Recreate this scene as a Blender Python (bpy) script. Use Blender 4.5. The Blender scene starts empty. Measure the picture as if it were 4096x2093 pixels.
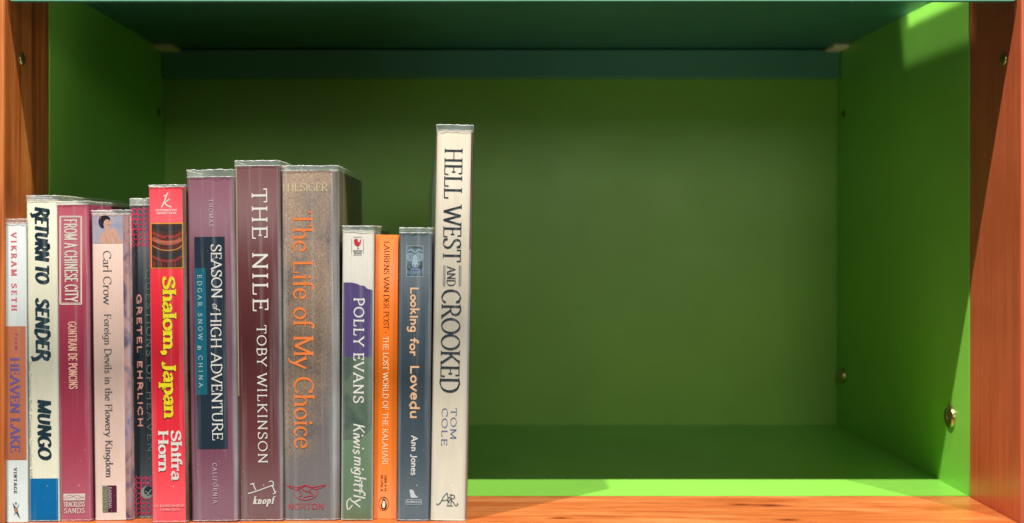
import bpy, bmesh, math, random
from mathutils import Vector
random.seed(7)
scene = bpy.context.scene
COL = scene.collection

# ------------------------------------------------------------------ measure
S = 0.824 / 4696.0          # metres per pixel unit on the plane y = 0
D = 0.824                   # camera to the plane of the green panels' front edge
VX, VY = 1910.0, 930.0      # vanishing point of the photograph
CH = 1053 * S               # eye height over the shelf board
def wx(px, r): return (px - VX) / r * S
def wz(py, r): return CH + (VY - py) / r * S
def wy(r): return D * (1.0 / r - 1.0)

# ------------------------------------------------------------------ camera
cam = bpy.data.cameras.new("camera"); camo = bpy.data.objects.new("camera", cam); COL.objects.link(camo)
camo.location = (0, -D, CH); camo.rotation_euler = (math.radians(90), 0, 0)
cam.sensor_width = 36; cam.lens = 4696 / 4096 * 36
cam.shift_x = (2048 - VX) / 4096; cam.shift_y = -(1046.5 - VY) / 4096
cam.clip_start = 0.02; cam.clip_end = 50
cam.dof.use_dof = True; cam.dof.focus_distance = D / 1.095; cam.dof.aperture_fstop = 7.0
scene.camera = camo
# ------------------------------------------------------------------ world and lamps
w = bpy.data.worlds.new("World"); scene.world = w; w.use_nodes = True
w.node_tree.nodes["Background"].inputs[0].default_value = (0.95, 0.97, 1.0, 1)
w.node_tree.nodes["Background"].inputs[1].default_value = 0.07
def aim(o, tgt):
    o.rotation_euler = (Vector(tgt) - o.location).to_track_quat('-Z', 'Y').to_euler()
RAILZ = wz(7, 1.097); RAILY = wy(1.097)
def lamp(name, kind, loc, tgt, energy, color=(1, 1, 1), **kw):
    l = bpy.data.lights.new(name, kind); l.energy = energy; l.color = color
    for k, v in kw.items(): setattr(l, k, v)
    o = bpy.data.objects.new(name, l); o.location = loc; COL.objects.link(o); aim(o, tgt)
    return o
def keypos(x, up): return (x, RAILY - up / 2.58, RAILZ + up)
lamp("ceiling_spot", 'SPOT', keypos(0.04, 2.2), (0.02, 0, .1), 190, (1, .955, .89), spot_size=math.radians(50), spot_blend=.4, shadow_soft_size=.016)
lamp("ceiling_spot", 'SPOT', keypos(0.80, 2.2), (0.0, 0, .1), 230, (1, .955, .89), spot_size=math.radians(50), spot_blend=.4, shadow_soft_size=.016)
lamp("ceiling_spot", 'SPOT', keypos(-0.90, 2.2), (0.05, 0, .1), 355, (1, .95, .88), spot_size=math.radians(50), spot_blend=.4, shadow_soft_size=.016)
lamp("room_fill", 'AREA', (0.1, -1.9, .75), (0, 0, .15), 4.5, (1, .97, .92), shape='RECTANGLE', size=1.7, size_y=.8)  # broad soft fill added in front to lift the inside
lamp("front_lamp", 'AREA', (0.42, -2.3, .745), (0, 0, .15), 6.5, (1, .97, .92), shape='RECTANGLE', size=.5, size_y=.36)  # low front lamp, part of the fill, throws the rail's edge on the back
lamp("floor_bounce", 'AREA', (0.1, -1.0, -.75), (0.05, .1, .3), 4.6, (.93, 1, 1), shape='RECTANGLE', size=1.2, size_y=.6)
# two added beams, shaped to light a patch high on the right-hand panel
def beam(y0, y1, z0, z1, direction, dist, energy, blur):
    c = Vector((XR_, (y0 + y1) / 2, (z0 + z1) / 2)); d = Vector(direction).normalized()
    zc = -d                                   # an area lamp shines along its local -Z
    xa = Vector((0, 1, 0)) - Vector((0, 1, 0)).dot(d) * d; wxx = xa.length * (y1 - y0); xa.normalize()
    ya = zc.cross(xa); hz = abs((Vector((0, 0, 1)) - Vector((0, 0, 1)).dot(d) * d).length) * (z1 - z0)
    l = bpy.data.lights.new("narrow_beam", 'AREA'); l.shape = 'RECTANGLE'; l.size = wxx; l.size_y = hz
    l.energy = energy * .8; l.spread = math.radians(blur); l.color = (1, .97, .9)
    o = bpy.data.objects.new("narrow_beam", l); COL.objects.link(o)
    from mathutils import Matrix
    o.matrix_world = Matrix.Translation(c - d * dist) @ Matrix((xa, ya, zc)).transposed().to_4x4()
XR_ = wx(3875, 1)
BEAMS = True
if BEAMS:
    beam(-.004, .128, wz(930, 1) + 770 * S, wz(930, 1) + 1000 * S, (.9, .62, .30), .62, .007, 1.6)
    beam(.004, .117, wz(930, 1) + 940 * S, wz(930, 1) + 1010 * S, (.9, .62, .30), .62, .008, 1.0)
scene.view_settings.view_transform = 'Standard'; scene.view_settings.look = 'None'
scene.view_settings.gamma = 1; scene.view_settings.exposure = 0
try: scene.view_settings.use_curve_mapping = False
except Exception: pass
scene.cycles.max_bounces = 8; scene.cycles.transparent_max_bounces = 24
scene.cycles.diffuse_bounces = 5; scene.cycles.use_denoising = True
scene.cycles.caustics_reflective = False; scene.cycles.caustics_refractive = False

# ------------------------------------------------------------------ colours and materials
def hx(h, k=1.0):
    h = h.lstrip('#'); c = []
    for i in (0, 2, 4):
        v = int(h[i:i+2], 16) / 255
        c.append((v / 12.92 if v <= .04045 else ((v + .055) / 1.055) ** 2.4) * k)
    return (c[0], c[1], c[2], 1)
def newmat(name):
    m = bpy.data.materials.new(name); m.use_nodes = True
    nt = m.node_tree; return m, nt, nt.nodes["Principled BSDF"]
def N(nt, t, **kw):
    n = nt.nodes.new(t)
    for k, v in kw.items(): setattr(n, k, v)
    return n
def noise(nt, scale, sc=(1, 1, 1), detail=4, rough=.55, dist=0, rot=(0, 0, 0)):
    tc = N(nt, 'ShaderNodeTexCoord'); mp = N(nt, 'ShaderNodeMapping')
    mp.inputs['Scale'].default_value = sc; mp.inputs['Rotation'].default_value = rot
    nt.links.new(tc.outputs['Object'], mp.inputs[0])
    n = N(nt, 'ShaderNodeTexNoise'); n.inputs['Scale'].default_value = scale
    n.inputs['Detail'].default_value = detail; n.inputs['Roughness'].default_value = rough
    n.inputs['Distortion'].default_value = dist
    nt.links.new(mp.outputs[0], n.inputs['Vector']); return n
def ramp(nt, src, stops):
    r = N(nt, 'ShaderNodeValToRGB'); e = r.color_ramp.elements
    while len(e) < len(stops): e.new(.5)
    for el, (p, c) in zip(e, stops): el.position = p; el.color = c
    nt.links.new(src, r.inputs[0]); return r
def mul(c, k): return (min(c[0] * k, .95), min(c[1] * k, .95), min(c[2] * k, .95), 1)
def mixc(nt, fac, a, b, mode='MIX'):
    m = N(nt, 'ShaderNodeMix', data_type='RGBA', blend_type=mode)
    for s, v in ((m.inputs[0], fac), (m.inputs[6], a), (m.inputs[7], b)):
        if isinstance(v, (int, float, tuple)): s.default_value = v
        else: nt.links.new(v, s)
    return m.outputs[2]
def bump(nt, p, src, strength, dist):
    b = N(nt, 'ShaderNodeBump'); b.inputs['Strength'].default_value = strength; b.inputs['Distance'].default_value = dist
    nt.links.new(src, b.inputs['Height']); nt.links.new(b.outputs[0], p.inputs['Normal'])
_mc = {}
def paper(h, rough=.5, var=.08, k=1.0):
    """printed card: faint blotches, vertical rub lines"""
    key = (h, rough, var, k)
    if key in _mc: return _mc[key]
    m, nt, p = newmat("card_" + h); c = hx(h, k * .60)
    n1 = noise(nt, 45, (1, 1, .35)); n2 = noise(nt, 600, (1, 1, .06), 2)
    r1 = ramp(nt, n1.outputs['Fac'], [(.3, mul(c, 1 - var)), (.7, mul(c, 1 + var))])
    r2 = ramp(nt, n2.outputs['Fac'], [(.35, (.94, .94, .94, 1)), (.6, (1, 1, 1, 1))])
    cc = mixc(nt, 1.0, r1.outputs[0], r2.outputs[0], 'MULTIPLY')
    sp_ = noise(nt, 700, (1, 1, .8), 2, .5)
    cc = mixc(nt, ramp(nt, sp_.outputs['Fac'], [(.735, (0, 0, 0, 1)), (.77, (.6, .6, .6, 1))]).outputs[0], cc, (.75, .72, .66, 1))
    nt.links.new(cc, p.inputs['Base Color'])
    p.inputs['Roughness'].default_value = rough; p.inputs['Specular IOR Level'].default_value = .2
    bump(nt, p, noise(nt, 60, (1, 1, .3), 5).outputs['Fac'], .25, .0006)
    _mc[key] = m; return m
def ink(h, rough=.45, k=1.0):
    key = ('ink', h, rough, k)
    if key in _mc: return _mc[key]
    m, nt, p = newmat("ink_" + h); c = hx(h, k * .87)
    n = noise(nt, 500, (1, 1, 1), 3)
    nt.links.new(ramp(nt, n.outputs['Fac'], [(.3, mul(c, .93)), (.7, mul(c, 1.05))]).outputs[0], p.inputs['Base Color'])
    p.inputs['Roughness'].default_value = rough; p.inputs['Specular IOR Level'].default_value = .2; _mc[key] = m; return m
def paint(name, c, rough=.35, var=.05):
    m, nt, p = newmat(name)
    n = noise(nt, 9, (1, 1, 1), 3); n2 = noise(nt, 900, (1, 1, 1), 2)
    cc = ramp(nt, n.outputs['Fac'], [(.3, mul(c, 1 - var * 1.6)), (.7, mul(c, 1 + var))]).outputs[0]
    sm = noise(nt, 60, (.25, 1, 1), 5, .7, 1.5); cc = mixc(nt, ramp(nt, sm.outputs['Fac'], [(.58, (0, 0, 0, 1)), (.72, (.16, .16, .16, 1))]).outputs[0], cc, mul(c, .55))
    dk = noise(nt, 380, (1, 1, 1), 2, .5); cc = mixc(nt, ramp(nt, dk.outputs['Fac'], [(.75, (0, 0, 0, 1)), (.79, (.5, .5, .5, 1))]).outputs[0], cc, (.5, .5, .4, 1))
    nt.links.new(cc, p.inputs['Base Color'])
    rr = N(nt, 'ShaderNodeMapRange'); rr.inputs[3].default_value = rough - .06; rr.inputs[4].default_value = rough + .1
    nt.links.new(noise(nt, 22, (1, 1, 1), 4).outputs['Fac'], rr.inputs[0]); nt.links.new(rr.outputs[0], p.inputs['Roughness'])
    bump(nt, p, n2.outputs['Fac'], .05, .0003)
    return m
def wood(name, dark, mid, light, axis, scale=1.0, rough=.35, knots=False):
    m, nt, p = newmat(name)
    st = {'x': (.11, 1, 1), 'z': (1, 1, .05)}[axis]
    n1 = noise(nt, 60 * scale, st, 6, .66, 1.2)
    n2 = noise(nt, 420 * scale, tuple(v * (.6 if v < 1 else 1) for v in st), 3, .6)
    n3 = noise(nt, 7 if axis == 'z' else 16, (1, 1, 1) if axis == 'z' else (.6, 2, 1), 4, .6)
    r1 = ramp(nt, n1.outputs['Fac'], [(.28, dark), (.5, mid), (.74, light)])
    r2 = ramp(nt, n2.outputs['Fac'], [(.3, (.80, .76, .72, 1)), (.62, (1, 1, 1, 1))])
    r3 = ramp(nt, n3.outputs['Fac'], [(.35, (.80, .70, .60, 1)), (.62, (1.0, 1.0, 1.0, 1))])
    c = mixc(nt, 1.0, r1.outputs[0], r2.outputs[0], 'MULTIPLY')
    c = mixc(nt, 1.0, c, r3.outputs[0], 'MULTIPLY')
    if knots:
        for kx, ky, s in ((wx(2960, 1.03), wy(1.035), .0045), (wx(3072, 1.03), wy(1.037), .006), (wx(3150, 1.09), wy(1.092), .004), (wx(2240, 1.08), wy(1.085), .004)):
            tc = N(nt, 'ShaderNodeTexCoord'); mp = N(nt, 'ShaderNodeMapping')
            mp.inputs['Location'].default_value = (-kx / s * .35, -ky / s, 0); mp.inputs['Scale'].default_value = (.35 / s, 1 / s, 0)
            nt.links.new(tc.outputs['Object'], mp.inputs[0])
            g = N(nt, 'ShaderNodeTexGradient', gradient_type='SPHERICAL'); nt.links.new(mp.outputs[0], g.inputs[0])
            rg = ramp(nt, g.outputs['Fac'], [(.05, (1, 1, 1, 1)), (.55, (.62, .42, .36, 1)), (.9, (.16, .08, .1, 1))])
            c = mixc(nt, 1.0, c, rg.outputs[0], 'MULTIPLY')
    nt.links.new(c, p.inputs['Base Color'])
    p.inputs['Roughness'].default_value = rough; p.inputs['Coat Weight'].default_value = .25; p.inputs['Coat Roughness'].default_value = .22
    bump(nt, p, n2.outputs['Fac'], .12, .0004)
    return m
def film_mat(name, base, streak):
    """clear protective film: mostly transparent, a little milk, painted reflection streaks, a sheen"""
    m = bpy.data.materials.new(name); m.use_nodes = True; nt = m.node_tree
    for n in list(nt.nodes): nt.nodes.remove(n)
    out = N(nt, 'ShaderNodeOutputMaterial'); tr = N(nt, 'ShaderNodeBsdfTransparent'); tr.inputs[0].default_value = (.97, .98, .985, 1)
    gl = N(nt, 'ShaderNodeBsdfGlossy'); gl.inputs['Roughness'].default_value = .16
    df = N(nt, 'ShaderNodeBsdfDiffuse'); df.inputs[0].default_value = (.80, .86, .86, 1)
    b = N(nt, 'ShaderNodeBump'); b.inputs['Strength'].default_value = .35; b.inputs['Distance'].default_value = .001
    nb = noise(nt, 130, (1, 1, .10), 4, .6, .6); nt.links.new(nb.outputs['Fac'], b.inputs['Height'])
    nt.links.new(b.outputs[0], gl.inputs['Normal']); nt.links.new(b.outputs[0], df.inputs['Normal'])
    n = noise(nt, 110, (1, 1, .035), 4, .6, .4); n2 = noise(nt, 28, (1, 1, .6), 3)
    r = ramp(nt, n.outputs['Fac'], [(.5, (base, base, base, 1)), (.74, (base + streak, base + streak, base + streak, 1))])  # milky streaks paint in the light that film folds reflect
    r2 = ramp(nt, n2.outputs['Fac'], [(.35, (.45, .45, .45, 1)), (.65, (1, 1, 1, 1))])
    f = mixc(nt, 1.0, r.outputs[0], r2.outputs[0], 'MULTIPLY')
    m1 = N(nt, 'ShaderNodeMixShader'); nt.links.new(f, m1.inputs[0]); nt.links.new(tr.outputs[0], m1.inputs[1]); nt.links.new(df.outputs[0], m1.inputs[2])
    lw_ = N(nt, 'ShaderNodeLayerWeight'); nt.links.new(b.outputs[0], lw_.inputs['Normal'])
    fr = ramp(nt, lw_.outputs['Facing'], [(0, (.02, .02, .02, 1)), (.6, (.045, .045, .045, 1)), (.97, (.35, .35, .35, 1))])
    m2 = N(nt, 'ShaderNodeMixShader'); nt.links.new(fr.outputs[0], m2.inputs[0]); nt.links.new(m1.outputs[0], m2.inputs[1]); nt.links.new(gl.outputs[0], m2.inputs[2])
    nt.links.new(m2.outputs[0], out.inputs[0]); return m
FILM = film_mat("clear_film", .0, .26)
FILMTOP = film_mat("folded_film", .24, .30)
FILMCORNER = film_mat("corner_highlight_film", .07, .35)  # bright corner highlights put in as extra milkiness
RIM, nt_, p_ = newmat("film_edge"); p_.inputs['Base Color'].default_value = (.93, .94, .90, 1); p_.inputs['Roughness'].default_value = .25
p_.inputs['Alpha'].default_value = .6

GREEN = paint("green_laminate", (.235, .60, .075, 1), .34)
BACKG = paint("back_panel_bounce_tint", (.215, .44, .045, 1), .42)  # olive tint of light bounced off the wood is put into this colour
TEAL = paint("dark_teal_laminate", (.085, .26, .17, 1), .38)  # lighter copy for the rails, light on their fronts put into the colour
TEALEDGE = paint("lit_teal_edge", (.13, .42, .27, 1), .4)  # brighter teal, light on the rail's front edge put into the colour
TEALC = paint("shaded_teal_ceiling", (.034, .15, .095, 1), .38)  # darker copy of the teal, the ceiling's shade put into the colour
WOODX = wood("orange_wood_ledge", hx('a03e18'), hx('cf743c'), hx('e49c62'), 'x', knots=True)
WOODZ = wood("orange_wood_left_post", hx('66290c'), hx('bd6630'), hx('e2964e'), 'z')
WOODR = wood("red_brown_wood_post", hx('bc5a3c'), hx('ca6442'), hx('d2704a'), 'z', .8)
RAW = paint("raw_wood", (.92, .72, .44, 1), .7)
BRASS, nt_, p_ = newmat("aged_brass"); p_.inputs['Base Color'].default_value = (.56, .43, .2, 1); p_.inputs['Metallic'].default_value = 1; p_.inputs['Roughness'].default_value = .3
bump(nt_, p_, noise(nt_, 900).outputs['Fac'], .3, .0003)
DARKM, nt_, p_ = newmat("dark_recess"); p_.inputs['Base Color'].default_value = (.03, .022, .012, 1); p_.inputs['Roughness'].default_value = .6
PAGES, nt_, p_ = newmat("page_edges")
nn = noise(nt_, 900, (1, .01, .01), 2)
nt_.links.new(ramp(nt_, nn.outputs['Fac'], [(.35, hx('b8a888')), (.65, hx('e8dcc0'))]).outputs[0], p_.inputs['Base Color'])

# ------------------------------------------------------------------ mesh helpers
def link(name, bm, mats, parent=None, smooth=False):
    me = bpy.data.meshes.new(name); bm.to_mesh(me); bm.free()
    for m in (mats if isinstance(mats, list) else [mats]): me.materials.append(m)
    if smooth:
        for p in me.polygons: p.use_smooth = True
    o = bpy.data.objects.new(name, me); COL.objects.link(o)
    if parent: o.parent = parent
    return o
def empty(name, loc=(0, 0, 0), label=None, cat=None, group=None):
    o = bpy.data.objects.new(name, None); COL.objects.link(o); o.location = loc; o.empty_display_size = .02
    if label: o['label'] = label
    if cat: o['category'] = cat
    if group: o['group'] = group
    return o
def add_box(bm, x0, x1, y0, y1, z0, z1, bev=0, mi=0):
    r = bmesh.ops.create_cube(bm, size=1)
    for v in r['verts']:
        v.co = ((x0 + x1) / 2 + v.co.x * (x1 - x0), (y0 + y1) / 2 + v.co.y * (y1 - y0), (z0 + z1) / 2 + v.co.z * (z1 - z0))
    fs = set(f for v in r['verts'] for f in v.link_faces)
    for f in fs: f.material_index = mi
    if bev:
        es = set(e for v in r['verts'] for e in v.link_edges)
        bmesh.ops.bevel(bm, geom=list(es), offset=bev, segments=3, profile=.5, affect='EDGES')
def box(name, x0, x1, y0, y1, z0, z1, mat, parent, bev=0):
    bm = bmesh.new(); add_box(bm, x0, x1, y0, y1, z0, z1, bev); return link(name, bm, mat, parent)

# ------------------------------------------------------------------ bookcase
XL, XR = wx(200, 1), wx(3875, 1)
YB = wy(.7315); YF = wy(1.106); ZC = CH + 996 * S
case = empty("bookcase", (0, 0, 0), "green compartment of a bookcase with orange wooden posts and ledge round it", "bookcase")
T = .019
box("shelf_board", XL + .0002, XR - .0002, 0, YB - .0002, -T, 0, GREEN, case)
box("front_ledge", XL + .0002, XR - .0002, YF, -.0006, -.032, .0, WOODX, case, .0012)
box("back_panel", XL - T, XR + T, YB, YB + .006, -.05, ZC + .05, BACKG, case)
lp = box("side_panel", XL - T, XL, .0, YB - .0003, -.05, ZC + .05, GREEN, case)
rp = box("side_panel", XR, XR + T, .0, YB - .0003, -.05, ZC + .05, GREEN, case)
lw = box("corner_post", XL - .045, XL - .0002, YF, -.0006, -.09, ZC + .06, WOODZ, case, .0015)
rw = box("corner_post", XR + .0002, XR + .045, YF, -.0006, -.09, ZC + .06, WOODR, case, .0015)
lp['label'] = 'green inner side panel behind the books'; rp['label'] = 'green inner side panel beside the empty space'
lw['label'] = 'bright orange grained post beside the books'; rw['label'] = 'smooth red-brown post beside the empty space'
# the shelf over the compartment: panel, front rail, back rail
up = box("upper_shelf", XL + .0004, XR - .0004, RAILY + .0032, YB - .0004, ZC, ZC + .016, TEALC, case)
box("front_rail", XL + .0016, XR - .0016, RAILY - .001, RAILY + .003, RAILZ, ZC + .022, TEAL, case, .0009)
box("lit_edge_strip", XL + .0018, XR - .0018, RAILY - .0018, RAILY - .00105, RAILZ + .0003, ZC + .021, TEALEDGE, case)
BR = YB - .012
box("back_rail", XL + .0006, XR - .0006, BR, YB - .0006, wz(312, .738), ZC - .0012, TEAL, case, .0008)
for x0, x1 in ((XL + .0008, XL + .0185), (XR - .0150, XR - .0008)):
    box("raw_cleat", x0, x1, BR - .028, BR - .001, ZC - .0036, ZC - .0004, RAW, case, .0004)

def bolt(px, py, side, rad, dome, socket, parent, slot=False):
    r = (px - VX) / ((3875 if side > 0 else 200) - VX)
    x = XR if side > 0 else XL
    y, z = wy(r), wz(py, r)
    bm = bmesh.new()
    prof = [(rad, 0), (rad, dome * .35), (rad * .93, dome * .75), (rad * .8, dome), (rad * .0, dome * 1.05)]
    if socket: prof = [(rad, 0), (rad * 1.0, dome * .55), (rad * .9, dome * .95), (rad * .45, dome), (rad * .28, dome)]
    n = 36; rings = []
    for (rr, h) in prof:
        ring = []
        for k in range(n):
            a = 2 * math.pi * k / n
            q = rr
            ring.append(bm.verts.new((-side * h, q * math.cos(a), q * math.sin(a))))
        rings.append(ring)
    for a, b in zip(rings, rings[1:]):
        for k in range(n): bm.faces.new((a[k], a[(k + 1) % n], b[(k + 1) % n], b[k]))
    bmesh.ops.remove_doubles(bm, verts=bm.verts, dist=1e-6); bmesh.ops.recalc_face_normals(bm, faces=bm.faces)
    o = link("bolt", bm, BRASS, parent, True); o.location = (x, y, z)
    bm = bmesh.new()
    if socket:   # hexagonal recess
        rr = rad * .28; ring = []; deep = []
        for k in range(6):
            a = 2 * math.pi * k / 6 + .3
            ring.append(bm.verts.new((-side * dome, rr * 1.02 * math.cos(a), rr * 1.02 * math.sin(a))))
            deep.append(bm.verts.new((-side * dome * .2, rr * .9 * math.cos(a), rr * .9 * math.sin(a))))
        for k in range(6): bm.faces.new((ring[k], ring[(k + 1) % 6], deep[(k + 1) % 6], deep[k]))
        bm.faces.new(deep)
        s = link("hex_socket", bm, BRASS, o)
    elif slot:
        add_box(bm, -side * dome * 1.12 - .0002, -side * dome * 1.12 + .0002, -rad * .16, rad * .16, -rad * .6, rad * .6)
        s = link("slot", bm, DARKM, o)
    else: bm.free()
    return o
bolt(88, 238, -1, .0041, .0011, False, lw, True)
bolt(4015, 238, 1, .0042, .0012, False, rw)
b = bolt(3805, 1668, 1, .0080, .0026, True, rp); b['label'] = 'large brass bolt with a hexagonal socket low near the front'
bolt(3371, 1503, 1, .0072, .0024, True, rp)
def hole(px, py, side, parent):
    r = (px - VX) / ((3875 if side > 0 else 200) - VX)
    bm = bmesh.new(); x = XR if side > 0 else XL
    bmesh.ops.create_cone(bm, cap_ends=True, segments=20, radius1=.0034, radius2=.0034, depth=.0006)
    for v in bm.verts: v.co = (-side * v.co.z, v.co.x, v.co.y)
    o = link("hole_disc", bm, ink('6a3a22'), parent); o.location = (x - side * .0003, wy(r), wz(py, r))  # flat brown disc standing in for a hole in the panel
hole(3375, 455, 1, rp); hole(634, 448, -1, lp)

# ------------------------------------------------------------------ stroke lettering
G = {}
def g(ch, w, *p): G[ch] = (w, p)
g('A', .78, "Le .39,1 .06,0", "Le .38,1 .72,0", "L .18,.34 .6,.34")
g('B', .66, "Lse .15,0 .15,1", "C .15,1 .38,1 .52,.91 .55,.76 .5,.6 .35,.53 .15,.53", "C .15,.53 .38,.53 .56,.44 .61,.27 .56,.1 .38,0 .15,0")
g('C', .74, "C .66,.78 .6,.92 .44,1 .28,.96 .12,.8 .06,.5 .12,.2 .28,.04 .44,0 .6,.06 .69,.2", "K .665,.98 .665,.74")
g('D', .80, "Lse .15,0 .15,1", "C .15,1 .4,1 .6,.9 .71,.7 .74,.5 .71,.3 .6,.1 .4,0 .15,0")
g('E', .64, "Lse .15,0 .15,1", "L .15,1 .54,1", "L .15,.52 .46,.52", "L .15,0 .58,0", "K .54,1 .54,.80", "K .46,.63 .46,.41", "K .58,0 .6,.22")
g('F', .6, "Lse .15,0 .15,1", "L .15,1 .54,1", "L .15,.52 .44,.52", "K .54,1 .54,.80", "K .44,.63 .44,.41")
g('G', .8, "C .66,.8 .58,.94 .42,1 .26,.95 .11,.78 .06,.5 .11,.22 .26,.04 .44,0 .58,.03 .69,.1", "Ls .69,.4 .69,.06", "X .45,.42 .69,.42")
g('H', .82, "Lse .15,0 .15,1", "Lse .67,0 .67,1", "L .15,.52 .67,.52")
g('I', .32, "Lse .16,0 .16,1")
g('J', .42, "Cs .26,1 .26,.6 .26,.25 .22,.02 .1,-.06 0,.02")
g('K', .76, "Lse .15,0 .15,1", "Le .15,.4 .62,1", "Le .3,.58 .68,0")
g('L', .62, "Lse .15,0 .15,1", "L .15,0 .55,0", "K .55,0 .57,.24")
g('M', .96, "Lse .14,0 .14,1", "L .14,1 .48,.06", "L .48,.06 .82,1", "Lse .82,0 .82,1")
g('N', .84, "Ls .15,0 .15,1", "L .15,1 .69,.0", "Le .69,0 .69,1")
g('O', .84, "O .42,.5 .36,.5")
g('P', .64, "Lse .15,0 .15,1", "C .15,1 .38,1 .53,.9 .57,.73 .53,.56 .38,.46 .15,.46")
g('Q', .84, "O .42,.5 .36,.5", "L .45,.16 .76,-.14")
g('R', .74, "Lse .15,0 .15,1", "C .15,1 .38,1 .53,.9 .57,.74 .53,.58 .38,.49 .15,.49", "Le .34,.49 .68,0")
g('\x01', .78, "L .15,0 .15,1", "C .15,1 .38,1 .58,.94 .62,.78 .55,.6 .38,.49 .15,.47", "C .3,.5 .5,.3 .72,0 .84,-.22", "L .84,-.2 .66,-.26")
g('S', .6, "C .5,.8 .44,.94 .29,1 .15,.94 .1,.77 .18,.62 .36,.5 .5,.36 .52,.19 .43,.04 .27,0 .13,.05 .06,.2", "K .505,1 .505,.76", "K .065,0 .065,.25")
g('T', .68, "Ls .34,0 .34,1", "L .04,1 .64,1", "K .04,1 .04,.78", "K .64,1 .64,.78")
g('U', .8, "Cs .15,1 .15,.7 .15,.35 .21,.1 .4,0 .59,.1 .65,.35 .65,.7 .65,1", "K .55,1 .75,1")
g('V', .76, "Ls .05,1 .38,0", "Ls .71,1 .38,0")
g('W', 1.06, "Ls .04,1 .3,0", "L .3,0 .53,.95", "L .53,.95 .77,0", "Le .77,0 1.02,1")
g('X', .74, "Lse .08,1 .68,0", "Lse .08,0 .66,1")
g('Y', .7, "Ls .04,1 .36,.46", "Ls .68,1 .36,.46", "Le .36,.48 .36,0")
g('a', .5, "C .1,.48 .17,.59 .28,.62 .38,.52 .39,.36 .39,.12", "C .39,.38 .22,.35 .08,.24 .08,.09 .18,0 .3,.04 .39,.14", "C .39,.14 .42,.01 .5,.03")
g('b', .56, "Ls .13,1.02 .13,0", "C .13,.48 .25,.62 .4,.58 .49,.42 .49,.2 .4,.04 .26,0 .13,.1")
g('c', .48, "C .42,.5 .34,.6 .22,.62 .1,.5 .06,.31 .1,.12 .22,0 .34,.02 .43,.12")
g('d', .58, "Lse .45,1.02 .45,0", "C .45,.5 .32,.62 .17,.58 .07,.42 .07,.2 .17,.03 .32,0 .45,.12")
g('e', .5, "L .08,.34 .43,.34", "C .43,.34 .41,.53 .27,.63 .12,.54 .06,.31 .12,.08 .27,0 .38,.04 .45,.14")
g('f', .34, "Ce .38,.96 .28,1.04 .18,.94 .15,.75 .15,.4 .15,0", "L .02,.6 .32,.6")
g('g', .56, "C .43,.5 .32,.62 .17,.58 .07,.42 .07,.24 .17,.08 .32,.05 .43,.16", "C .43,.6 .43,.3 .43,0 .38,-.2 .22,-.28 .06,-.2")
g('h', .6, "Lse .13,1.02 .13,0", "Ce .13,.42 .24,.6 .37,.6 .46,.46 .46,.22 .46,0")
g('i', .28, "Lse .14,.62 .14,0", ". .14,.86")
g('k', .56, "Lse .13,1.02 .13,0", "Ls .42,.6 .14,.26", "Le .22,.36 .5,0")
g('l', .28, "Lse .14,1.02 .14,0")
g('m', .9, "Lse .13,.62 .13,0", "Ce .13,.42 .22,.6 .34,.6 .44,.46 .44,.22 .44,0", "Ce .44,.42 .54,.6 .66,.6 .76,.46 .76,.22 .76,0")
g('n', .6, "Lse .13,.62 .13,0", "Ce .13,.42 .24,.6 .37,.6 .46,.46 .46,.22 .46,0")
g('o', .54, "O .27,.31 .21,.31")
g('p', .58, "Lse .13,.62 .13,-.3", "C .13,.48 .25,.62 .4,.58 .49,.42 .49,.2 .4,.04 .26,0 .13,.1")
g('r', .42, "Lse .13,.62 .13,0", "C .13,.36 .2,.54 .3,.62 .4,.56")
g('s', .42, "C .35,.5 .28,.6 .16,.61 .09,.5 .16,.38 .28,.28 .36,.16 .28,.02 .16,0 .06,.1")
g('t', .36, "C .16,.82 .16,.5 .16,.15 .22,.01 .34,.04", "L .02,.6 .32,.6")
g('u', .6, "Cs .12,.62 .12,.3 .15,.06 .27,0 .38,.06 .45,.2", "Lse .45,.62 .45,0")
g('v', .52, "Ls .04,.62 .26,0", "Ls .48,.62 .26,0")
g('w', .8, "Ls .04,.62 .22,0", "L .22,0 .4,.6", "L .4,.6 .58,0", "Le .58,0 .76,.62")
g('y', .54, "Ls .04,.62 .28,0", "C .5,.62 .28,.02 .18,-.22 .04,-.27")
g('0', .56, "O .28,.5 .22,.5"); g('1', .36, "L .2,0 .2,1", "L .2,1 .06,.84")
g('2', .54, "C .08,.78 .16,.97 .3,1 .44,.88 .42,.66 .22,.3 .07,0", "L .07,0 .48,0")
g('3', .52, "C .08,.9 .26,1 .42,.88 .4,.62 .22,.52", "C .22,.52 .42,.46 .46,.2 .28,0 .07,.08")
g('4', .56, "L .4,0 .4,1", "L .4,1 .05,.3", "L .05,.3 .52,.3")
g('5', .52, "L .44,1 .12,1", "L .12,1 .1,.55", "C .1,.55 .3,.62 .46,.42 .42,.12 .24,0 .06,.08")
g('6', .56, "C .44,.96 .22,.86 .1,.56 .08,.26", "O .28,.29 .2,.29"); g('7', .52, "L .06,1 .48,1", "L .48,1 .2,0")
g('N', .84, "Ls .15,0 .15,1", "L .15,1 .69,.0", "Le .69,0 .69,1")
g(' ', .34); g('.', .24, ". .12,.06"); g(',', .26, "C .12,.06 .16,-.04 .06,-.18", ". .12,.06"); g('·', .3, ". .15,.42")
g('-', .4, "L .06,.4 .34,.4"); g('/', .4, "L .04,-.1 .38,1.05")
g('$', .58, "C .5,.8 .3,.96 .1,.77 .3,.5 .52,.2 .28,.02 .06,.2", "L .3,-.1 .3,1.1")
g('&', .8, "C .7,0 .3,.6 .22,.85 .36,1 .5,.85 .4,.65 .12,.4 .1,.12 .3,0 .5,.1 .66,.45")

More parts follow.
